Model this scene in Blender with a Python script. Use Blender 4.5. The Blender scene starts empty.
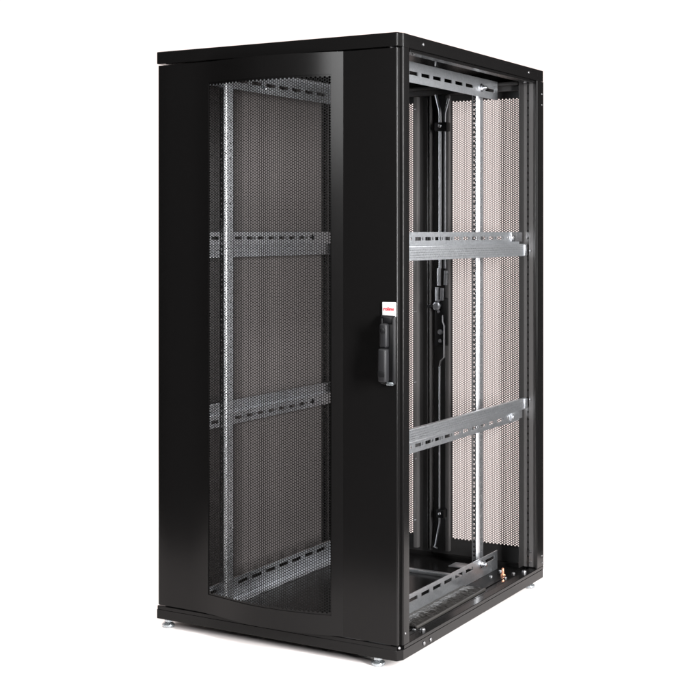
import bpy, bmesh, math, random
from mathutils import Vector, Matrix
random.seed(7)
R = math.radians
scn = bpy.context.scene
col = scn.collection

W, D = 0.80, 1.00            # cabinet width (x) and depth (y), metres
FZ = 0.027                   # height of the feet
ZB, ZT = FZ, 1.677           # bottom of the base, top of the roof
B0, B1 = 0.065, 1.641        # top of the base beams, underside of the roof beams

# ------------------------------------------------------------------ materials
def new_mat(name):
    m = bpy.data.materials.new(name); m.use_nodes = True
    nt = m.node_tree
    return m, nt, nt.nodes['Principled BSDF']

def paint(name, colr, rough, spec=0.5, bump=0.0, scale=900., vary=0.0):
    m, nt, b = new_mat(name)
    b.inputs['Base Color'].default_value = (*colr, 1)
    b.inputs['Roughness'].default_value = rough
    b.inputs['Specular IOR Level'].default_value = spec
    tc = nt.nodes.new('ShaderNodeTexCoord')
    if bump:
        n = nt.nodes.new('ShaderNodeTexNoise'); n.inputs['Scale'].default_value = scale
        n.inputs['Detail'].default_value = 2
        bp = nt.nodes.new('ShaderNodeBump'); bp.inputs['Strength'].default_value = bump
        bp.inputs['Distance'].default_value = .0004
        nt.links.new(tc.outputs['Object'], n.inputs['Vector'])
        nt.links.new(n.outputs['Fac'], bp.inputs['Height'])
        nt.links.new(bp.outputs['Normal'], b.inputs['Normal'])
    n2 = nt.nodes.new('ShaderNodeTexNoise'); n2.inputs['Scale'].default_value = 3.5
    n2.inputs['Detail'].default_value = 6
    mr = nt.nodes.new('ShaderNodeMapRange')
    mr.inputs['To Min'].default_value = rough - .05; mr.inputs['To Max'].default_value = rough + .07
    nt.links.new(tc.outputs['Object'], n2.inputs['Vector'])
    nt.links.new(n2.outputs['Fac'], mr.inputs['Value'])
    nt.links.new(mr.outputs['Result'], b.inputs['Roughness'])
    return m

def metal(name, c0, c1, rough, scale=60., metallic=1.):
    m, nt, b = new_mat(name)
    b.inputs['Metallic'].default_value = metallic
    tc = nt.nodes.new('ShaderNodeTexCoord')
    v = nt.nodes.new('ShaderNodeTexVoronoi'); v.inputs['Scale'].default_value = scale
    n = nt.nodes.new('ShaderNodeTexNoise'); n.inputs['Scale'].default_value = 160; n.inputs['Detail'].default_value = 4
    mx = nt.nodes.new('ShaderNodeMix'); mx.data_type = 'RGBA'
    mx.inputs[6].default_value = (*c0, 1); mx.inputs[7].default_value = (*c1, 1)
    sep = nt.nodes.new('ShaderNodeSeparateColor')
    ma = nt.nodes.new('ShaderNodeMath'); ma.operation = 'ADD'
    mb = nt.nodes.new('ShaderNodeMath'); mb.operation = 'MULTIPLY'; mb.inputs[1].default_value = .5
    nt.links.new(tc.outputs['Object'], v.inputs['Vector']); nt.links.new(tc.outputs['Object'], n.inputs['Vector'])
    nt.links.new(v.outputs['Color'], sep.inputs['Color'])
    nt.links.new(sep.outputs['Red'], ma.inputs[0]); nt.links.new(n.outputs['Fac'], ma.inputs[1])
    nt.links.new(ma.outputs[0], mb.inputs[0]); nt.links.new(mb.outputs[0], mx.inputs[0])
    nt.links.new(mx.outputs[2], b.inputs['Base Color'])
    mr = nt.nodes.new('ShaderNodeMapRange'); mr.inputs['To Min'].default_value = rough - .05; mr.inputs['To Max'].default_value = rough + .05
    nt.links.new(mb.outputs[0], mr.inputs['Value']); nt.links.new(mr.outputs['Result'], b.inputs['Roughness'])
    return m

BLACK = paint('black_powder_coat', (.0042, .0040, .0040), .20, .13, .12, 800)
INNER = paint('black_inner_paint', (.010, .0095, .0095), .38, .40, .08, 1200)
INNER_LIT = paint('black_inner_paint_lit', (.048, .046, .046), .30, .6, .05, 1200)  # black inner paint lightened in colour, standing in for light on posts and ribs
PANEL = paint('side_panel_paint', (.070, .063, .062), .42, .45, .05, 1200)
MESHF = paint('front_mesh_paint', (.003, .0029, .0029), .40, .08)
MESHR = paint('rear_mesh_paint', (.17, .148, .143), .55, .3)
GALV = metal('galvanised_steel', (.50, .515, .54), (.68, .695, .72), .37, 260)
RIDGE = metal('rail_edge_steel', (.29, .295, .305), (.35, .355, .365), .38, 260)
FOOTM = metal('nickel_foot', (.32, .35, .37), (.44, .47, .49), .28, 120, .8)
SCREW = metal('dull_screw', (.16, .16, .165), (.22, .22, .225), .42, 120)
ZINC = metal('bright_zinc', (.70, .71, .74), (.86, .87, .90), .24, 40)
ROD = metal('rod_steel', (.30, .31, .33), (.42, .43, .45), .34, 120)
COPPER = metal('copper_stud', (.80, .38, .24), (.92, .50, .34), .30, 20)
PLASTIC = paint('grey_black_plastic', (.0105, .0105, .0115), .44, .2, .15, 1600)
PLASTIC2 = paint('black_plastic', (.005, .005, .0055), .40, .2)
WHITE = paint('white_label_paint', (.54, .54, .54), .4, .3)
RED = paint('red_print', (.50, .006, .02), .45, .3)
BRISTLE = paint('brush_bristle', (.035, .033, .031), .40, .5)
FLOORM = paint('white_floor', (.86, .81, .795), .6, .2)

# ------------------------------------------------------------------ mesh builder
class MB:
    def __init__(s): s.bm = bmesh.new()
    def quad(s, pts, mat=0):
        try:
            f = s.bm.faces.new([s.bm.verts.new(p) for p in pts]); f.material_index = mat
        except ValueError: pass
    def box(s, x0, x1, y0, y1, z0, z1, bev=0., mat=0, seg=2, M=None):
        t = bmesh.new()
        bmesh.ops.create_cube(t, size=1, matrix=Matrix.Translation(((x0+x1)/2, (y0+y1)/2, (z0+z1)/2)) @ Matrix.Diagonal((x1-x0, y1-y0, z1-z0, 1)))
        if bev: bmesh.ops.bevel(t, geom=list(t.edges), offset=bev, segments=seg, affect='EDGES', profile=.5)
        s.add(t, mat, M)
    def add(s, t, mat=0, M=None):
        mp = {v: s.bm.verts.new(M @ v.co if M else v.co) for v in t.verts}
        for f in t.faces:
            g = s.bm.faces.new([mp[v] for v in f.verts]); g.material_index = mat
        t.free()
    def lathe(s, prof, M, seg=16, mat=0):
        """prof: (radius, height) list turned round local z."""
        t = bmesh.new(); rings = []
        for r, h in prof:
            rings.append([t.verts.new((r*math.cos(2*math.pi*i/seg), r*math.sin(2*math.pi*i/seg), h)) for i in range(seg)])
        for a, b in zip(rings, rings[1:]):
            for i in range(seg): t.faces.new((a[i], a[(i+1) % seg], b[(i+1) % seg], b[i]))
        t.faces.new(rings[-1]); t.faces.new(rings[0][::-1])
        s.add(t, mat, M)
    def screw(s, p, n, r=.0045, h=.003, mat=0, seg=10):
        M = Matrix.Translation(p) @ Vector((0, 0, 1)).rotation_difference(Vector(n)).to_matrix().to_4x4()
        s.lathe([(r, 0), (r, h*.55), (r*.8, h*.9), (r*.3, h)], M, seg, mat)
    def tube(s, pts, w, h=None, seg=8, mat=0):
        """round (or w x h elliptical) bar through pts."""
        h = h or w; pts = [Vector(p) for p in pts]; rings = []
        for i, p in enumerate(pts):
            d = (pts[min(i+1, len(pts)-1)] - pts[max(i-1, 0)]).normalized()
            ax = Vector((0, 1, 0)) if abs(d.y) < .9 else Vector((1, 0, 0))
            u = d.cross(ax).normalized(); v = u.cross(d).normalized()
            rings.append([s.bm.verts.new(p + u*w*math.cos(2*math.pi*k/seg) + v*h*math.sin(2*math.pi*k/seg)) for k in range(seg)])
        for a, b in zip(rings, rings[1:]):
            for k in range(seg):
                f = s.bm.faces.new((a[k], a[(k+1) % seg], b[(k+1) % seg], b[k])); f.material_index = mat
        for r in (rings[0][::-1], rings[-1]):
            f = s.bm.faces.new(r); f.material_index = mat
    def prism(s, outline, z0, z1, bev=0., mat=0):
        t = bmesh.new()
        lo = [t.verts.new((x, y, z0)) for x, y in outline]; hi = [t.verts.new((x, y, z1)) for x, y in outline]
        n = len(lo)
        t.faces.new(lo[::-1]); t.faces.new(hi)
        for i in range(n): t.faces.new((lo[i], lo[(i+1) % n], hi[(i+1) % n], hi[i]))
        if bev:
            es = [e for e in t.edges if abs(e.verts[0].co.z - e.verts[1].co.z) < 1e-6]
            bmesh.ops.bevel(t, geom=es, offset=bev, segments=2, affect='EDGES', profile=.5)
        s.add(t, mat)
    def plate(s, u0, u1, v0, v1, holes, th, f, mat=0):
        """rectangular sheet with real rectangular holes; f(u, v, w) maps to space, w = 0..th through the sheet."""
        us = sorted({u0, u1, *[round(x, 6) for h in holes for x in h[:2] if u0 < x < u1]})
        vs = sorted({v0, v1, *[round(x, 6) for h in holes for x in h[2:] if v0 < x < v1]})
        nu, nv = len(us)-1, len(vs)-1
        solid = [[True]*nv for _ in range(nu)]
        for h in holes:
            for i in range(nu):
                uc = (us[i]+us[i+1])/2
                if not h[0] < uc < h[1]: continue
                for j in range(nv):
                    if h[2] < (vs[j]+vs[j+1])/2 < h[3]: solid[i][j] = False
        cache = {}
        def V(i, j, w):
            k = (i, j, w)
            if k not in cache: cache[k] = s.bm.verts.new(f(us[i], vs[j], w))
            return cache[k]
        def F(*v):
            g = s.bm.faces.new(v); g.material_index = mat
        ok = lambda i, j: 0 <= i < nu and 0 <= j < nv and solid[i][j]
        for i in range(nu):
            for j in range(nv):
                if not solid[i][j]: continue
                F(V(i, j, 0), V(i+1, j, 0), V(i+1, j+1, 0), V(i, j+1, 0))
                F(V(i, j, th), V(i, j+1, th), V(i+1, j+1, th), V(i+1, j, th))
                if not ok(i-1, j): F(V(i, j, 0), V(i, j+1, 0), V(i, j+1, th), V(i, j, th))
                if not ok(i+1, j): F(V(i+1, j, 0), V(i+1, j, th), V(i+1, j+1, th), V(i+1, j+1, 0))
                if not ok(i, j-1): F(V(i, j, 0), V(i, j, th), V(i+1, j, th), V(i+1, j, 0))
                if not ok(i, j+1): F(V(i, j+1, 0), V(i+1, j+1, 0), V(i+1, j+1, th), V(i, j+1, th))
    def build(s, name, mats, parent=None, loc=None, sharp=35):
        if not isinstance(mats, (list, tuple)): mats = [mats]
        bmesh.ops.recalc_face_normals(s.bm, faces=s.bm.faces)
        me = bpy.data.meshes.new(name); s.bm.to_mesh(me); s.bm.free()
        for m in mats: me.materials.append(m)
        me.polygons.foreach_set('use_smooth', [True]*len(me.polygons))
        me.set_sharp_from_angle(angle=R(sharp))
        o = bpy.data.objects.new(name, me); col.objects.link(o)
        if parent: o.parent = parent
        if loc: o.location = loc
        return o

def perforated(name, mat, edge, parent, u0, u1, v0, v1, pitch, k, th, f):
    """a sheet of staggered hexagonal holes, every hole real."""
    cp = pitch*math.sqrt(3)/2                       # columns, every second one half a pitch lower
    ncol = int((u1-u0)/cp); nrow = int((v1-v0)/pitch)
    ou = u0 + ((u1-u0)-(ncol-1)*cp)/2; ov = v0 + ((v1-v0)-(nrow-.5)*pitch)/2
    Rc = pitch/math.sqrt(3)
    cs = [(Rc*math.cos(math.pi/3*i), Rc*math.sin(math.pi/3*i)) for i in range(6)]
    verts, faces, vid, solid = [], [], {}, []
    def V(u, v, w):
        key = (round(u*2e5), round(v*2e5), w)
        if key not in vid:
            vid[key] = len(verts); verts.append(f(u, v, w))
        return vid[key]
    for c in range(ncol):
        for r in range(nrow):
            cu = ou + c*cp; cv = ov + r*pitch + (pitch/2 if c % 2 else 0)
            o0 = [V(cu+x, cv+y, 0) for x, y in cs]; o1 = [V(cu+x, cv+y, th) for x, y in cs]
            if r in (0, nrow-1) or c in (0, ncol-1):               # unpunched margin
                solid += [len(faces), len(faces)+1]; faces += [tuple(o0), tuple(o1[::-1])]; continue
            n = len(verts)
            verts += [f(cu+x*k, cv+y*k, 0) for x, y in cs] + [f(cu+x*k, cv+y*k, th) for x, y in cs]
            for q in range(6):
                p = (q+1) % 6
                faces += [(o0[q], o0[p], n+p, n+q), (o1[q], n+6+q, n+6+p, o1[p]), (n+q, n+p, n+6+p, n+6+q)]
    me = bpy.data.meshes.new(name); me.from_pydata(verts, [], faces); me.materials.append(mat); me.materials.append(edge)
    for i in solid: me.polygons[i].material_index = 1
    o = bpy.data.objects.new(name, me); col.objects.link(o); o.parent = parent
    return o

# ------------------------------------------------------------------ the cabinet
cab = bpy.data.objects.new('server_cabinet', None); col.objects.link(cab)
cab['label'] = 'tall black server cabinet with perforated front door and one open side'
cab['category'] = 'server cabinet'

# --- roof
def arc(cx, cy, r, a0, a1, n):
    return [(cx+r*math.cos(R(a0+(a1-a0)*i/n)), cy+r*math.sin(R(a0+(a1-a0)*i/n))) for i in range(n+1)]
# plan of the front right corner: rounded door edge, a groove, then a side standing 8 mm prouder
DOOR_EDGE = arc(.7878, .0042, .0042, -90, 0, 9)
POST_EDGE = arc(.7958, .0227, .0042, -90, 0, 9)
b = MB()
b.prism([(0, 0), (.77, 0)] + DOOR_EDGE + [(.792, .0155)] + POST_EDGE + [(.8, .0555), (0, .0555)], B1, ZT, .0022)
b.prism([(0, .0558), (.8, .0558), (.8, .995), (.797, 1.0), (.003, 1.0), (0, .997)], 1.664, ZT-.0004, .0012)
b.prism([(.772, .0558), (.8, .0558), (.8, .995), (.797, 1.0), (.772, 1.0)], B1, 1.6642)
b.prism([(.0, .0558), (.028, .0558), (.028, 1.0), (.003, 1.0), (0, .997)], B1, 1.6642)
b.box(.0282, .7718, .965, .9995, B1+.0003, 1.6640)
b.box(.764, .793, .072, .958, B1-.009, B1-.0005, .001)            # folded lip of the side beam
b.box(.06, .745, .022, .052, B1-.014, B1-.0005, .002)
b.box(.745, .7635, .085, .94, 1.652, 1.6638, .001)
for y in (.133, .873): b.screw((.8, y, 1.659), (1, 0, 0), .0045, .003, 1)
for y in (.118, .895): b.screw((.7785, y, B1-.009), (.35, 0, -1), .0055, .003, 1)
b.screw((.705, .40, 1.664), (0, 0, -1), .003, .030, 1)
roof = b.build('roof', [BLACK, SCREW], cab, sharp=20)

# --- base
b = MB()
o = [(0, 0), (.786, 0), (.790, .0015), (.800, .019), (.8, .995), (.797, 1.0), (.003, 1.0), (0, .997)]
b.prism(o, ZB, .055, .0015)
b.box(.0005, .7885, .0005, .024, .0545, B0, .0012)
b.prism([(.772, .0245), (.7995, .0245), (.7995, .9985), (.772, .9985)], .0545, B0, .0012)
b.box(.0005, .028, .0245, .9985, .0545, B0, .0012)
b.box(.0285, .7715, .972, .9985, .0545, B0, .0012)
b.box(.757, .7635, .07, .955, .0545, .0595, .001)                 # groove lip inside the beam
b.box(.735, .7375, .07, .955, .0545, .0575)
for y in (.139, .178): b.screw((.8, y, .040), (1, 0, 0), .006, .003, 1)
b.screw((.792, .010, .0605), (.8, -.6, 0), .004, .003, 1)
for p in ((.695, .817), (.693, .896), (.742, .823), (.742, .888), (.747, .185)):
    b.screw((*p, .055), (0, 0, 1), .0055, .005, 1)
for p in ((.7805, .884), (.7835, .164)): b.screw((*p, B0), (0, 0, 1), .0075, .008, 1)
base = b.build('base_frame', [BLACK, SCREW], cab, sharp=20)
b = MB(); b.screw((.722, .85, .055), (0, 0, 1), .005, .026, 0); b.screw((.722, .85, .055), (0, 0, 1), .009, .006, 0, 6)
b.build('earth_stud', COPPER, base)
# cross bar and dark cable opening edge in the base
b = MB(); b.box(.18, .655, .742, .758, .0545, .066, .0015); b.build('cross_bar', GALV, base)
# cable entry brush
b = MB()
b.box(.672, .678, .20, .66, .055, .062, .001); b.box(.742, .748, .20, .66, .055, .0625, .001)
for i in range(1500):
    y = random.uniform(.205, .655); s_ = random.choice((-1, 1))
    x0 = .6785 if s_ > 0 else .7415
    L = random.uniform(.028, .042); dy = random.gauss(0, .006); z0 = random.uniform(.056, .061)
    zt = z0 + random.uniform(-.001, .007)
    b.tube([(x0, y, z0), (x0+s_*L*.5, y+dy*.35, (z0+zt)/2+.002), (x0+s_*L, y+dy, zt)], .00055, seg=3)
b.build('cable_brush', BRISTLE, base)

foot0 = None
for i, (x, y) in enumerate(((.021, .027), (.720, .027), (.768, .957), (.036, .957))):
    if foot0 is None:
        b = MB()
        b.lathe([(.0145, 0), (.0178, .0015), (.0190, .0055), (.0182, .0085), (.0145, .0115), (.0085, .0135), (.0072, .020)], Matrix.Identity(4), 24)
        b.lathe([(.0115, .0145), (.0125, .0155), (.0125, .0215), (.0115, .0225)], Matrix.Identity(4), 6)
        b.lathe([(.0055, .019), (.0055, FZ+.001)], Matrix.Identity(4), 12)
        foot0 = b.build('levelling_foot', FOOTM, base, (x, y, 0)); f_ = foot0
    else:
        f_ = foot0.copy(); col.objects.link(f_); f_.parent = base; f_.location = (x, y, 0)

# --- corner posts
b = MB()
b.prism([(.762, .020), (.785, .0185)] + POST_EDGE + [(.7998, .0525), (.7985, .0545), (.790, .0550), (.790, .068), (.762, .068)], B0+.001, B1-.001)
for z in (.095,): b.screw((.7998, .030, z), (1, 0, 0), .0032, .002, 1)
b.build('corner_post', [BLACK, SCREW], cab, sharp=20)
b = MB()
b.box(.014, .052, .020, .066, B0+.001, B1-.001, .0025, seg=2); b.build('corner_post', BLACK, cab)
# rear right post: outer box, inner flange with rows of square holes
b = MB()
b.prism([(.7925, .9605), (.7955, .9432), (.7985, .9445), (.7998, .9475), (.7998, .9985), (.7925, .9985)], B0+.001, B1-.001)
hz = [(.7605, .7655, z, z+.006) for z in [B0+.03+.0235*i for i in range(65)]]
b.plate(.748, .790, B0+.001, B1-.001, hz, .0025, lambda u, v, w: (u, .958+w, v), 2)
b.box(.768, .7925, .951, .9575, B0+.002, B1-.002, .0022, 2)
b.box(.744, .7475, .925, .9605, B0+.002, B1-.002, .001, 3)
b.box(.735, .7915, .975, .9985, B0+.002, B1-.002, .001, 3)
for z in (1.091, .611, .118, .085): b.screw((.7745, .951, z), (0, -1, 0), .0042, .004, 1)
for z in (1.60, 1.565, .10, .078): b.screw((.7998, .985, z), (1, 0, 0), .003, .002, 1)
b.build('corner_post', [BLACK, SCREW, INNER_LIT, INNER], cab, sharp=20)
b = MB()
b.box(.014, .056, .955, .9985, B0+.001, B1-.001, .0025); b.box(.0565, .060, .925, .960, B0+.002, B1-.002, .001)
b.build('corner_post', INNER, cab)
# rear top beam
b = MB()
b.box(.062, .742, .950, .972, 1.6125, B1-.001, .0025); b.box(.062, .742, .930, .9495, 1.629, B1-.001, .002)
b.build('rear_beam', INNER, cab)

# --- left side panel
b = MB()
b.box(.0125, .0165, .066, .955, B0+.002, B1-.002, .001)
b.build('side_panel', PANEL, cab)

# --- front door
S1, SAG, XC = .628, .038, .393
S0, ch = .120, .273
chr_ = S1-XC; RR = chr_*chr_/(2*SAG) + SAG/2
def bulge(x):
    if not S0 < x < S1: return 0.
    dx = x-XC
    if dx < 0: return -SAG*(.5-.5*math.cos(math.pi*(x-S0)/ch))     # eases out of the flat left side
    return -(math.sqrt(RR*RR-dx*dx) - (RR-SAG))
OX0, OX1, OZ0, OZ1 = .186, .597, .1225, 1.5765
DZ0, DZ1 = .0685, 1.6365
prof = [(.002, .017), (.002, .006), (.0035, .0025), (.0065, .0006), (.010, 0)]
xs = sorted({.05, .10, S0, OX0, OX1, S1, .66, .72, .785, *[S0+(S1-S0)*i/64 for i in range(65)]})
xs = [x for i, x in enumerate(xs) if i == 0 or x-xs[i-1] > .0006 or x in (OX0, OX1)]
prof += [(x, bulge(x)) for x in xs]
prof += DOOR_EDGE[1:] + [(.792, .0165)]
b = MB()
zs = [DZ0, OZ0, OZ1, DZ1]
grid = [[b.bm.verts.new((x, y, z)) for z in zs] for x, y in prof]
for i in range(len(prof)-1):
    xm = (prof[i][0]+prof[i+1][0])/2
    for j in range(3):
        if j == 1 and OX0 < xm < OX1 and prof[i][1] < .0001: continue
        b.bm.faces.new((grid[i][j], grid[i+1][j], grid[i+1][j+1], grid[i][j+1]))
for z, j in ((DZ0, 0), (DZ1, 3)):                                  # top and bottom edges of the door tray
    back = [b.bm.verts.new((x, .0168, z)) for x, _ in prof]
    for i in range(len(prof)-1):
        try: b.bm.faces.new((grid[i][j], grid[i+1][j], back[i+1], back[i]))
        except ValueError: pass
ins = [(x, y) for x, y in prof if OX0-1e-6 <= x <= OX1+1e-6 and y <= 0]
for z in (OZ0, OZ1):                                               # thickness round the opening
    for (xa, ya), (xb, yb) in zip(ins, ins[1:]): b.quad([(xa, ya, z), (xb, yb, z), (xb, yb+.0025, z), (xa, ya+.0025, z)])
for x in (OX0, OX1):
    y = bulge(x); b.quad([(x, y, OZ0), (x, y, OZ1), (x, y+.0025, OZ1), (x, y+.0025, OZ0)])
door = b.build('front_door', BLACK, cab, sharp=12)
perforated('perforated_sheet', MESHF, BLACK, door, OX0-.0035, OX1+.0035, OZ0-.0035, OZ1+.0035, .0074, .79, .0010,
           lambda u, v, w: (u, bulge(u)+.0028+w, v))

# swing handle with label
b = MB()
b.box(.745, .7895, -.008, -.0005, .752, .934, .004, 0, 3)                       # escutcheon
b.box(.7490, .7555, -.0135, -.0082, .762, .926, .002, 0)                        # raised rims of the grip pocket
b.box(.7835, .7880, -.0145, -.0082, .758, .928, .002, 0)
b.box(.7560, .7830, -.0140, -.0082, .914, .930, .003, 0)
b.box(.7560, .7830, -.0105, -.0082, .764, .910, .001, 1)                        # dark pocket
b.box(.7530, .7750, -.0300, -.0106, .850, .914, .006, 2, 3)                     # lever, upper half
b.box(.7515, .7755, -.0360, -.0110, .760, .8485, .006, 2, 3)                    # lever, grip half
b.lathe([(.0085, 0), (.0085, .0035), (.0070, .0045)], Matrix.Translation((.764, -.0295, .895)) @ Matrix.Rotation(R(90), 4, 'X'), 20, 0)
b.box(.7632, .7648, -.0352, -.0338, .890, .900, 0, 1)
b.box(.7535, .7735, -.0372, -.0355, .775, .789, .0006, 0)
h = b.build('swing_handle', [PLASTIC2, PLASTIC2, PLASTIC], door)
b = MB()
b.box(.7485, .7890, -.0035, -.0004, .929, .9685, .0015)
lab = b.build('label_plate', WHITE, door)
b = MB(); b.box(.7650, .7860, -.0125, -.0086, .7505, .7600, .0025); b.build('lock_tip', FOOTM, door)
def text_mesh(txt, size, off):
    cu = bpy.data.curves.new('text', 'FONT'); cu.body = txt; cu.size = size; cu.offset = off; cu.extrude = .0003
    cu.align_x = 'CENTER'; cu.align_y = 'CENTER'
    o = bpy.data.objects.new('text', cu); col.objects.link(o)
    dg = bpy.context.evaluated_depsgraph_get(); me = bpy.data.meshes.new_from_object(o.evaluated_get(dg))
    bpy.data.objects.remove(o); return me
me = text_mesh('roline', .0138, .0002); me.materials.clear(); me.materials.append(RED)
t = bpy.data.objects.new('wordmark', me); col.objects.link(t); t.parent = door
t.location = (.7686, -.0041, .9505); t.rotation_euler = (R(90), 0, 0)

# --- rear doors, two leaves
def rear_leaf(x0, x1, p0, p1, ribs):
    b = MB()
    y0 = .9875
    b.plate(x0, x1, B0+.0004, B1-.0004, [(p0, p1, .115, 1.596)], .0105, lambda u, v, w: (u, y0+w, v))
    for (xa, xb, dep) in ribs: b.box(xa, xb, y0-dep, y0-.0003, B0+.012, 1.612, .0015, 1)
    o = b.build('rear_door', [INNER, INNER_LIT], cab)
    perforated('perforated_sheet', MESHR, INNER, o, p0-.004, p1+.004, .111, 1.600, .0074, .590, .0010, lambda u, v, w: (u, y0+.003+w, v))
    return o
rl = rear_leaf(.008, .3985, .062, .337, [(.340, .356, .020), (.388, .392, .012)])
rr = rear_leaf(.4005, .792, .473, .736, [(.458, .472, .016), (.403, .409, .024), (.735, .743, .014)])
for z in (1.57, .88, .64, .38, .172):
    b = MB(); b.screw((.348, .9675, z), (0, -1, 0), .0036, .003); b.build('screw', ZINC, rl)
Y = .955
b = MB()   # upper round rods
b.tube([(.430, Y, 1.625), (.434, Y, 1.605), (.446, Y, 1.560), (.447, Y, 1.54), (.447, Y, 1.03)], .0050, mat=0)
b.tube([(.443, Y, 1.030), (.443, Y, .972)], .0075, .006)
b.tube([(.436, Y, .966), (.436, Y, .921)], .0075, .006)
b.build('lock_rod', ROD, rr)
b = MB()
b.tube([(.474, Y+.01, 1.600), (.470, Y+.01, 1.585), (.460, Y+.01, 1.552), (.4595, Y+.01, 1.53), (.4595, Y+.01, 1.03)], .0045)
b.tube([(.465, Y+.008, 1.022), (.463, Y+.008, .974)], .0070, .005)
b.tube([(.453, Y+.004, .964), (.452, Y+.004, .922)], .0070, .005)
b.build('lock_rod', ROD, rr)
b = MB()
b.tube([(.458, Y, .873), (.458, Y, .851), (.4635, Y, .838), (.4625, Y, .731), (.4500, Y, .719), (.4460, Y, .700)], .0020, .008)
b.tube([(.4455, Y, .703), (.4450, Y, .172), (.4400, Y, .150), (.4290, Y, .094)], .0030)
b.tube([(.4230, Y, .092), (.4380, Y, .088)], .0040)
b.build('lock_rod', ROD, rr)
RGM = [PLASTIC2, ZINC]
b = MB()
b.box(.432, .478, Y-.013, Y+.018, 1.490, 1.520, .003, 0); b.screw((.453, Y-.013, 1.508), (0, -1, 0), .0065, .004, 1)
b.build('rod_guide', RGM, rr); b = MB()
b.box(.438, .466, Y-.012, Y+.018, .193, .222, .003, 0); b.screw((.4515, Y-.012, .208), (0, -1, 0), .0055, .004, 1)
b.build('rod_guide', [PLASTIC2, ZINC], rr)
b = MB()
b.box(.425, .470, Y+.006, Y+.030, .770, .930, .003, 0)
b.lathe([(.015, 0), (.016, .004), (.014, .010), (.009, .012), (.009, .017)], Matrix.Translation((.436, Y+.004, .903)) @ Matrix.Rotation(R(90), 4, 'X'), 20, 1)
b.tube([(.436, Y-.008, .903), (.402, Y-.008, .902)], .0045, mat=0)
for x, z, r in ((.441, .921, .006), (.441, .884, .006), (.4465, .816, .0095), (.4465, .786, .0070)): b.screw((x, Y+.005, z), (0, -1, 0), r, .006, 1, 14)
b.build('rear_lock', [PLASTIC2, ROD], rr)

# --- depth rails (top and bottom, left and right), slotted plates with an inward flange
slots = [.148+.076*i for i in range(9)]
def depth_rail(x, z0, z1, zs_, inward, top):
    b = MB()
    holes = [(y, y+.052, zs_-.0055, zs_+.0055) for y in slots if abs(y+.026-.79) > .045] + [(.072, .116, zs_-.0055, zs_+.0055), (.826, .897, zs_-.0055, zs_+.0055)]
    holes = [h for h in holes if not (h[0] > .74 and h[0] < .82)]
    b.plate(.065, .921, z0, z1, holes, .0025, lambda u, v, w: (x+inward*w, u, v))
    zf = (z1-.0027, z1-.0002) if top else (z0+.0002, z0+.0027)
    xs_ = sorted((x+inward*.0028, x+inward*.045))
    b.box(xs_[0], xs_[1], .066, .920, zf[0], zf[1], .0006)
    o = b.build('depth_rail', GALV, cab)
    for y in (.145, .79):
        c = MB(); n = (-inward, 0, 0); M = Matrix.Translation((x, y, zs_+.001)) @ Vector((0, 0, 1)).rotation_difference(Vector(n)).to_matrix().to_4x4()
        c.lathe([(.0125, 0), (.0135, .001), (.0135, .003), (.010, .0035)], M, 20)
        c.lathe([(.0085, .0035), (.0085, .009), (.006, .0105), (.006, .020), (.0052, .021)], M, 12)
        c.build('bolt', ZINC, o)
    return o
for x, inw in ((.6715, -1), (.1285, 1)):
    depth_rail(x, 1.581, 1.6405, 1.6085, inw, True)
    r_ = depth_rail(x, .0555, .1165, .0985, inw, False)
b = MB(); b.screw((.132, .36, 1.596), (1, 0, 0), .006, .012); b.build('bolt', ZINC, cab)
b = MB(); b.box(.545, .655, .815, .872, .0700, .0725, .0006); b.build('rail_bracket', GALV, cab)

# --- 19 inch mounting rails with square holes
def mounting_rail():
    b = MB(); z0, z1 = .059, 1.636
    hz = []
    z = z0+.020
    while z < z1-.02:
        for d in (0, .01588, .03175): hz.append((-.0190, -.0125, z+d-.0036, z+d+.0036))
        z += .04445
    b.plate(-.0225, -.0075, z0, z1, hz, .002, lambda u, v, w: (u, .006+w, v))                       # strip with square holes
    b.prism([(-.0078, .0085), (-.0078, .0012), (-.0068, .0002), (-.0055, .0000), (-.0027, .0022), (-.0003, .0047), (.0018, .0075), (.0034, .0106), (.0036, .0125), (.0016, .0125), (-.0025, .0072), (-.0065, .0045)], z0, z1, 0, 1)
    hz2 = [(.0070, .0130, zz, zz+.005) for zz in [z0+.02+.0222*i for i in range(64)]]
    b.plate(0, .0235, z0, z1, hz2, .002, lambda u, v, w: (.0034-w, .0127+u, v))       # web
    return b
r0 = mounting_rail().build('mounting_rail', [GALV, RIDGE], cab, (.1620, .112, 0))
for p in ((.6430, .112, 0), (.6440, .826, 0), (.1620, .826, 0)):
    r1 = r0.copy(); col.objects.link(r1); r1.parent = cab; r1.location = p

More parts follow.
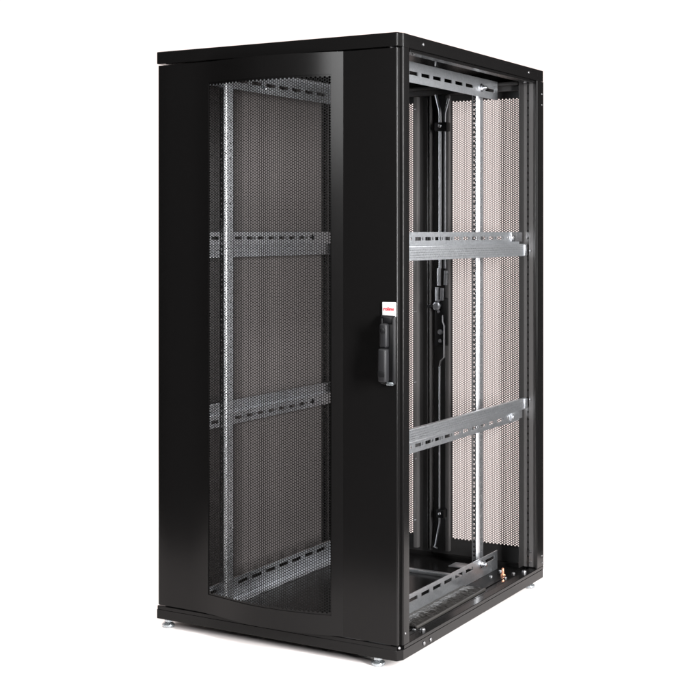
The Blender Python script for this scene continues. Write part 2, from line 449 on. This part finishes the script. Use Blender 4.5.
# --- side braces, Z-shaped, one with the slots above its plain band and one below
def brace(side, zc, up):
    b = MB()
    inward = -1 if side > 0 else 1
    xf = .7640 if side > 0 else .0360      # plain proud band
    xw = xf + inward*.018
    y0 = .056 if side > 0 else .056
    if up: zf, zw = (zc-.0375, zc-.0005), (zc, zc+.040)
    else: zf, zw = (zc+.0005, zc+.0335), (zc-.036, zc)
    fine = []
    for k in range(4):
        yy = y0+.012 + (.0035 if k % 2 else 0)
        while yy < .915: fine.append((yy, yy+.0024, zf[0]+.0065+k*.0068, zf[0]+.0065+k*.0068+.0022)); yy += .0070
    b.plate(y0, .946, zf[0], zf[1], fine, .0022, lambda u, v, w: (xf+inward*w, u, v))
    zl = zc
    b.box(*sorted((xf+inward*.0001, xw)), y0+.001, .944, zl-.0012, zl+.0012, .0008)
    b.box(*sorted((xf+inward*.0001, xf+inward*.014)), y0+.001, .944, *((zf[0]-.0005, zf[0]+.0015) if up else (zf[1]-.0015, zf[1]+.0005)), .0005)
    zm = (zw[0]+zw[1])/2 + (.001 if up else -.001)
    holes = []
    for yy in (.112, .892 if side > 0 else .775): holes += [(yy-.020, yy-.004, zm-.003, zm+.003), (yy-.005, yy+.005, zm-.010, zm+.010), (yy-.009, yy+.009, zm-.006, zm+.006)]
    for yy in (.168, .836 if side > 0 else .738): holes += [(yy-.0035, yy+.0035, zm-.004, zm+.004)]
    y = .192
    while y < (.80 if side > 0 else .69):
        holes += [(y, y+.036, zm-.0048, zm+.0048), (y+.043, y+.049, zm-.004, zm+.004)]; y += .062
    b.plate(y0, .940, zw[0]-.001, zw[1], holes, .0022, lambda u, v, w: (xw+inward*w, u, v))
    o = b.build('side_brace', GALV, cab)
    c = MB()
    xt = xw - inward*.001
    c.box(*sorted((xt, xt-inward*.002)), .855, .944, zm-.012, zm+.018, .0006)
    c.screw((xt-inward*.002, .862, zm), (-inward, 0, 0), .0075, .007)
    c.box(*sorted((xf-inward*.0024, xf-inward*.0003)), .925, .9475, zf[0]+.001, zf[1]-.001, .0006)
    c.build('end_tab', ZINC if up else GALV, o)
    return o
for s_ in (1, -1):
    brace(s_, 1.1125, True); brace(s_, .5815 if s_ > 0 else .596, False)

# ------------------------------------------------------------------ setting, light, camera
b = MB(); b.quad([(-2.6, -.78, 0), (1.62, -.78, 0), (1.62, 1.35, 0), (-2.6, 1.35, 0)])
fl = b.build('floor', FLOORM); fl['kind'] = 'structure'

world = bpy.data.worlds.new('World'); scn.world = world; world.use_nodes = True
nt = world.node_tree; bg = nt.nodes['Background']
tc = nt.nodes.new('ShaderNodeTexCoord')
mul = nt.nodes.new('ShaderNodeVectorMath'); mul.operation = 'MULTIPLY'; mul.inputs[1].default_value = (1, 1, 0)
nrm = nt.nodes.new('ShaderNodeVectorMath'); nrm.operation = 'NORMALIZE'
dot = nt.nodes.new('ShaderNodeVectorMath'); dot.operation = 'DOT_PRODUCT'; dot.inputs[1].default_value = (-.5, .866, 0)
ramp = nt.nodes.new('ShaderNodeValToRGB')
nt.links.new(tc.outputs['Generated'], mul.inputs[0]); nt.links.new(mul.outputs[0], nrm.inputs[0])
nt.links.new(nrm.outputs[0], dot.inputs[0]); nt.links.new(dot.outputs['Value'], ramp.inputs['Fac'])
cr = ramp.color_ramp
cr.elements[0].position = .74; cr.elements[0].color = (.010, .010, .0105, 1)
cr.elements[1].position = .86; cr.elements[1].color = (1.25, 1.09, 1.05, 1)
nt.links.new(ramp.outputs['Color'], bg.inputs['Color']); bg.inputs['Strength'].default_value = 1.0

def softbox(name, loc, target, sx, sy, power, colr=(1, 1, 1)):
    l = bpy.data.lights.new(name, 'AREA'); l.shape = 'RECTANGLE'; l.size = sx; l.size_y = sy; l.energy = power; l.color = colr
    o = bpy.data.objects.new(name, l); col.objects.link(o); o.location = loc
    o.rotation_euler = (Vector(target)-Vector(loc)).to_track_quat('-Z', 'Y').to_euler()
    return o
softbox('front_softbox', (1.00, -3.1, 2.35), (.4, .3, 1.0), 1.2, 1.6, 110)
softbox('side_softbox', (3.6, -1.0, 1.35), (.5, .4, 1.0), .36, 1.8, 470)
softbox('rear_side_fill', (3.3, 1.9, 1.5), (.3, .6, 1.0), .9, 1.9, 58)  # added lamp out of view, brightens the steel braces and rails
softbox('overhead_floor_fill', (-1.3, .2, 4.6), (-1.1, .4, 0), 6, 6, 350, (1, .97, .95))  # added lamp out of view, lifts the floor to white

cam = bpy.data.cameras.new('camera'); co = bpy.data.objects.new('camera', cam); col.objects.link(co)
co.location = (2.4471, -3.1145, 1.1554); co.rotation_euler = (R(90), 0, R(30))
cam.sensor_width = 36; cam.lens = 1346/700*36; cam.shift_y = -119/700; cam.clip_end = 200; cam.clip_start = .05
scn.camera = co
vs = scn.view_settings; vs.view_transform = 'Standard'; vs.look = 'None'; vs.exposure = 0; vs.gamma = 1
scn.cycles.caustics_reflective = False; scn.cycles.caustics_refractive = False
scn.cycles.filter_width = 1.5
scn.cycles.max_bounces = 8; scn.cycles.glossy_bounces = 5; scn.cycles.diffuse_bounces = 4
